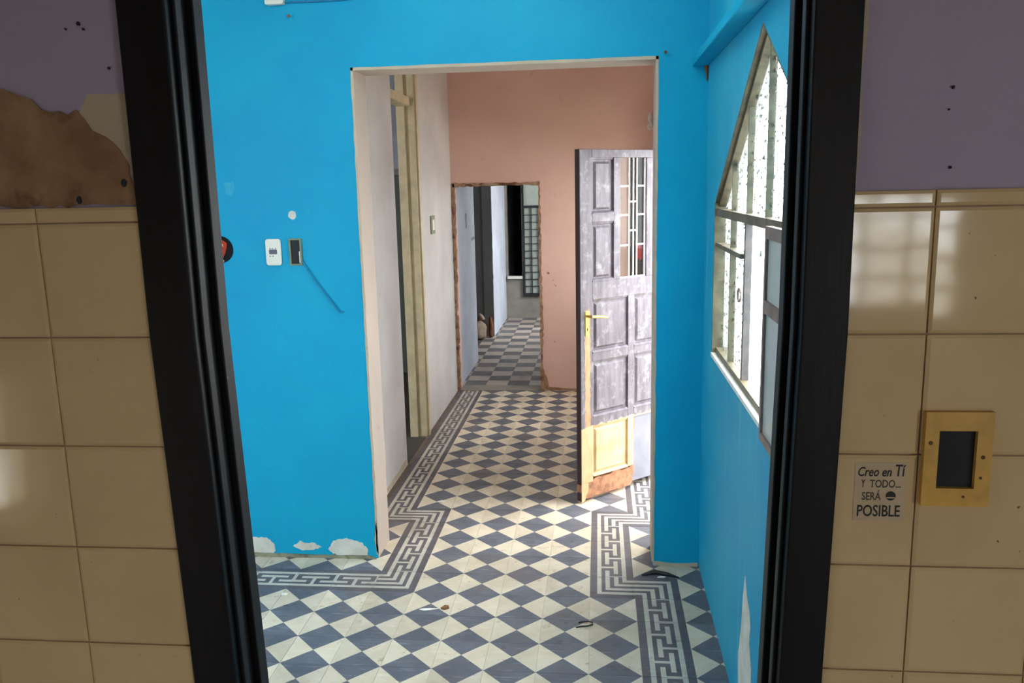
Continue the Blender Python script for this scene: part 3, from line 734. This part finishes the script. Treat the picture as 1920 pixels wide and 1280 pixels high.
for x, z, r in ((-.391, 1.056, .012), (-.35, .994, .004), (-.328, .947, .005), (-.343, .449, .006), (-.342, .955, .004)):
    disc(x, z, r, PY-.0015, PY, 9, .2).build('screw_hole', 'rot_wood', PW)
# leaf leaning in the pink wall corner, rag and bulb holder
o = tag(empty('dark_door_leaf', (.41, PY-.02, 0)), 'narrow dark wooden leaf leaning on the pink wall, seen through the grille', 'door leaf')
part(MB().box(.315, .505, PY-.034, PY-.004, .001, 2.06), 'leaf', 'dark_wood', o, bevel=.004)
for z in (.3, 1.05, 1.75): part(MB().box(.325, .495, PY-.046, PY-.034, z, z+.09), 'batten', 'dark_wood', o)
tag(MB().prism(jag([(.372, 1.30), (.425, 1.29), (.43, 1.20), (.40, 1.16), (.385, 1.185), (.365, 1.17)], .015, .006), 'xz', PY-.062, PY-.047).build('red_rag', 'rag_red'), 'small red rag hanging on the dark leaf behind the door grille', 'rag')
o = tag(empty('bulb_holder', (.48, PY, 2.28)), 'pale bulb holder high in the corner of the pink wall', 'lamp')
part(MB().tube([(.48, PY, 2.27), (.48, PY-.03, 2.27)], .03, 14), 'rose', 'white_plastic', o)
part(MB().tube([(.48, PY-.03, 2.27), (.48, PY-.06, 2.29), (.478, PY-.075, 2.33), (.478, PY-.08, 2.38)], [.018, .022, .028, .014], 14, None), 'bulb', 'lamp_glass', o, smooth=True)

# ------------------------------------------------------------------ far hall
W2 = tag(empty('window_2', (-.66, 8.0, .31)), 'gridded greenish window in dark iron frame at the hall end', 'window', kind='structure')
part(MB().box(-.99, -.962, 7.965, 8.06, .30, 2.2), 'jamb', 'dark_iron', W2)
part(MB().box(-.36, -.332, 7.965, 8.06, .31, 2.2), 'jamb', 'dark_iron', W2)
part(MB().box(-.962, -.36, 7.965, 8.06, .30, .345), 'bottom_rail', 'dark_iron', W2)
part(MB().box(-.962, -.36, 7.975, 8.05, 1.515, 1.545), 'transom', 'dark_iron', W2)
for i in range(1, 6):
    x = -.962 + i*.1003
    part(MB().box(x-.004, x+.004, 7.985, 8.012, .345, 1.515), 'glazing_bar', 'dark_iron', W2)
for j in range(1, 12):
    z = .345 + j*.0975
    part(MB().box(-.962, -.36, 7.988, 8.014, z-.004, z+.004), 'glazing_bar', 'dark_iron', W2)
for i in range(6):
    for j in range(12):
        x = -.962 + i*.1003; z = .345 + j*.0975
        part(MB().box(x+.004, x+.0963, 8.015, 8.02, z+.004, z+.0935), 'pane', 'hall_glass', W2)
part(MB().box(-.962, -.36, 8.015, 8.02, 1.545, 2.2), 'pane', 'hall_glass', W2)
tag(MB().box(-1.20, -.995, 7.93, 8.0, .555, .59).build('trim_3', 'sill_white'), 'white ledge under the dark opening at the hall end', 'ledge', kind='structure')
def lump(name, loc, sc, mat, seed, label, cat, extra=None):
    bm = bmesh.new(); bmesh.ops.create_icosphere(bm, subdivisions=3, radius=1)
    rr = random.Random(seed); ph = [rr.uniform(0, 6) for _ in range(9)]
    for v in bm.verts:
        d = 1 + .10*math.sin(3*v.co.x+ph[0])*math.cos(4*v.co.y+ph[1]) + .08*math.sin(6*v.co.z+ph[2]+3*v.co.x) + .04*math.sin(11*v.co.y+ph[3])
        v.co *= d; v.co.z = max(v.co.z, -.72)
        v.co = Vector((v.co.x*sc[0], v.co.y*sc[1], (v.co.z+.72)*sc[2]))
    b = MB(); b.bm.free(); b.bm = bm
    r = tag(empty(name, loc), label, cat)
    o = b.build('body', mat, r, smooth=True)
    if extra: extra(r)
    return r
def tie(r):
    MB().tube([(.02, -.01, .19), (.04, -.02, .24), (.09, -.03, .28)], [.05, .022, .05], 10).build('tied_neck', 'sack_cloth', r, smooth=True)
lump('rubble_sack', (-1.435, 6.38, .001), (.13, .13, .135), 'sack_cloth', 3, 'grey rubble sack on the floor by the hall side opening', 'sack', tie)
lump('brown_rag', (-1.262, 6.50, .001), (.03, .04, .15), 'rag_brown', 5, 'brown rag heap beside the sack against the white pier', 'rag')
patch('broken_edge', [(LX-.118, 0.002), (LX-.118, 2.298), (LX-.004, 2.298), (LX-.006, 1.5), (LX-.002, .8), (LX-.006, .4), (LX-.0, .3), (LX-.004, 0.002)], 'xz', 6.566, 6.572, 'grey_plaster', bpy.data.objects['wall_hall_left'], .06, .006)  # jagged pier edge; grey sheet puts the end face's shade into colour
for (y, z0, z1, w) in ((4.55, 1.42, 1.56, .05), (4.9, 1.28, 1.31, .2)):
    MB().box(LX, LX+.003, y, y+w, z0, z1).build('wall_scar', 'grey_plaster', bpy.data.objects['wall_hall_left'])

# ------------------------------------------------------------------ tile decal and yellow switch plate on the kitchen wall
TY = FY0-.0078
dec = tag(empty('tile_sticker', (.397, TY, 1.373)), 'sticker with dark Spanish lettering on the tile beside the black frame', 'sticker')
part(MB().box(.366, .429, TY-.0006, TY+.0003, 1.374, 1.452), 'film', 'decal_film', dec)
def text(s, x, z, w, h, mat, shear=0):
    cu = bpy.data.curves.new('lettering', 'FONT'); cu.body = s; cu.size = 1; cu.shear = shear; cu.extrude = .01; cu.resolution_u = 3; cu.offset = .012
    to = bpy.data.objects.new('lettering', cu); COL.objects.link(to)
    dg = bpy.context.evaluated_depsgraph_get(); me = bpy.data.meshes.new_from_object(to.evaluated_get(dg))
    bpy.data.objects.remove(to); xs = [v.co.x for v in me.vertices]; ys = [v.co.y for v in me.vertices]
    kx, ky = w/(max(xs)-min(xs)), h/(max(ys)-min(ys))
    for v in me.vertices:
        v.co = Vector((x+(v.co.x-min(xs))*kx, TY-.0008-v.co.z*.02, z+(v.co.y-min(ys))*ky))
    me.materials.clear(); me.materials.append(MATS[mat])
    o = bpy.data.objects.new('lettering', me); COL.objects.link(o); o.parent = dec; o.matrix_parent_inverse = Matrix.Translation(-Vector(dec.location))
    return o
text('Creo en', .370, 1.4335, .041, .0125, 'black_print', .25)
text('Tí', .4155, 1.434, .0125, .0155, 'black_print', .1)
text('Y', .3745, 1.419, .0045, .010, 'black_print')
text('TODO...', .385, 1.4185, .038, .0105, 'fade_print')
text('SERÁ', .376, 1.4015, .0235, .0135, 'fade_print')
text('POSIBLE', .371, 1.3795, .053, .0155, 'black_print')
part(disc(.4115, 1.4075, .0062, TY-.001, TY, 16), 'round_face', 'black_print', dec)
part(MB().box(.4065, .4165, TY-.0013, TY-.001, 1.4045, 1.4062), 'smile', 'decal_film', dec)
PY_ = FY0-.0078
yp = tag(empty('switch_plate', (.486, PY_, 1.398)), 'yellowed switch plate with empty dark slot on the kitchen tiles', 'switch plate')
b = MB()
X0, X1, Z0, Z1, a, c, e, g = .4455, .5265, 1.398, 1.5205, .4625, .508, 1.4215, 1.4965
for q in ((X0, a, Z0, Z1), (c, X1, Z0, Z1), (a, c, Z0, e), (a, c, g, Z1)): b.box(q[0], q[1], PY_-.009, PY_, q[2], q[3])
bmesh.ops.remove_doubles(b.bm, verts=b.bm.verts, dist=1e-6)
part(b, 'plate', 'yellow_plastic', yp)
part(MB().box(a, c, PY_-.002, PY_, e, g), 'slot', 'dark_hole', yp)
for x, z, r in ((.4525, 1.481, .0028), (.516, 1.463, .0026), (.496, 1.411, .0018), (.515, 1.436, .002)):
    part(disc(x, z, r, PY_-.0096, PY_-.009, 9), 'spot', 'brown_spot', yp)

# ------------------------------------------------------------------ bits on the floor
def flake(name, x, y, pts, mat, label, cat, h=.003):
    o = MB().prism([(x+a, y+c) for a, c in pts], 'xy', .0008, .0008+h).build(name, mat); return tag(o, label, cat, 'paint flakes on the floor' if cat == 'flake' else None)
flake('paint_flake', -.696, -.156, [(-.045, -.004), (-.02, -.012), (.03, .004), (.045, .012), (.01, .010), (-.03, .006)], 'paint_flake', 'long white paint flake on a dark floor diamond', 'flake')
flake('paint_flake', -1.389, -.056, [(-.012, -.008), (.01, -.010), (.016, .004), (.002, .012), (-.012, .006)], 'paint_flake', 'small white paint flake near the blue wall base', 'flake')
flake('paint_flake', -.876, 1.108, [(-.03, -.012), (.01, -.02), (.03, .004), (.0, .016)], 'paint_flake', 'white paint flake beside the bend of the key border', 'flake')
flake('paint_flake', .33, .21, [(-.02, -.006), (.012, -.008), (.022, .003), (-.004, .008)], 'paint_flake', 'white paint flake by the right pier of the opening', 'flake')
flake('dry_leaf', -.629, -.138, [(-.018, -.01), (.0, -.016), (.018, -.004), (.014, .01), (-.004, .014)], 'dry_leaf', 'small curled brown leaf on a cream floor diamond', 'leaf', .008)
tag(MB().tube([(-.055, -.27, .004), (-.035, -.262, .005), (-.01, -.258, .005), (.012, -.246, .005), (.014, -.228, .005), (-.004, -.218, .004), (-.03, -.222, .004), (-.045, -.232, .004)], .003, 6).build('wire_curl', 'dark_iron', smooth=True),
    'thin black curl of wire lying on the tile floor', 'wire')
tag(MB().tube([(.24, .22, .006), (.30, .245, .009), (.36, .23, .006), (.41, .20, .005)], [.004, .012, .010, .003], 7).build('black_scrap', 'dark_iron', smooth=True),
    'black rubber scrap on the floor by the right pier', 'scrap')

# ------------------------------------------------------------------ out-of-view daylight windows: some mirrored in the tiles, the others added for light
def simple_window(name, axis, d0, d1, u0, u1, z0, z1, nu, nz, label):
    r = tag(empty(name, (0, 0, 0)), label, 'window', kind='structure')
    B = (lambda a, c, e, g: MB().box(d0, d1, a, c, e, g)) if axis == 'x' else (lambda a, c, e, g: MB().box(a, c, d0, d1, e, g))
    f = .03
    for q in ((u0, u0+f, z0, z1), (u1-f, u1, z0, z1), (u0+f, u1-f, z0, z0+f), (u0+f, u1-f, z1-f, z1)):
        B(*q).build('frame_bar', 'cream_wood', r)
    for i in range(1, nu):
        u = u0 + (u1-u0)*i/nu; B(u-.012, u+.012, z0+f, z1-f).build('glazing_bar', 'cream_wood', r)
    for i in range(1, nz):
        z = z0 + (z1-z0)*i/nz; B(u0+f, u1-f, z-.012, z+.012).build('glazing_bar', 'cream_wood', r)
simple_window('window_3', 'y', -5.58, -5.54, 1.15, 1.75, 1.15, 1.75, 3, 4, 'kitchen rear window mirrored in the right hand tiles')
simple_window('window_4', 'x', -2.15, -2.11, -4.13, -3.4, .68, 1.2, 3, 2, 'kitchen side window mirrored in the left hand tiles')
simple_window('window_5_added', 'x', RX+.08, RX+.12, 5.9, 7.6, .6, 2.2, 4, 3, 'unseen hall window added to light the far floor from the right')  # unseen, added as a light source for the far hall
simple_window('window_6_added', 'x', -2.70, -2.66, -2.15, -1.6, 1.5, 2.4, 2, 2, 'unseen left window of the blue room, added for light')  # unseen, added to lift the light on the blue walls
simple_window('window_7_added', 'x', RX+.05, RX+.08, 2.5, 3.4, 1.0, 2.05, 3, 3, 'unseen corridor window added for light behind the open door leaf')  # never in sight, added to brighten the corridor and pink wall
simple_window('window_8_added', 'x', 2.22, 2.26, -5.1, -4.3, 1.05, 1.95, 2, 2, 'unseen kitchen right window beside the camera, added for light')  # unseen, added to brighten the kitchen tiles

# ------------------------------------------------------------------ unseen tube lamp, guessed and added to brighten the upper blue walls
t = NT('lamp_tube'); t.b.inputs['Emission Color'].default_value = (1, .97, .92, 1); t.b.inputs['Emission Strength'].default_value = 55
t.out((.9, .9, .88, 1), .4)
o = tag(empty('added_tube_lamp', (-.42, -.75, 2.8)), 'unseen white fluorescent tube lamp added under the blue room ceiling', 'lamp')
part(MB().box(-1.05, .21, -.79, -.71, 2.86, 2.92), 'housing', 'white_plastic', o, bevel=.004)
part(MB().tube([(-1.0, -.75, 2.82), (.16, -.75, 2.82)], .014, 12), 'tube', 'lamp_tube', o, smooth=True)
for x in (-1.02, .18): part(MB().box(x-.018, x+.018, -.77, -.73, 2.80, 2.86), 'socket', 'white_plastic', o)
for x in (-.8, -.04): part(MB().tube([(x, -.75, 2.92), (x, -.75, ZC)], .008, 8), 'hanger', 'white_plastic', o)
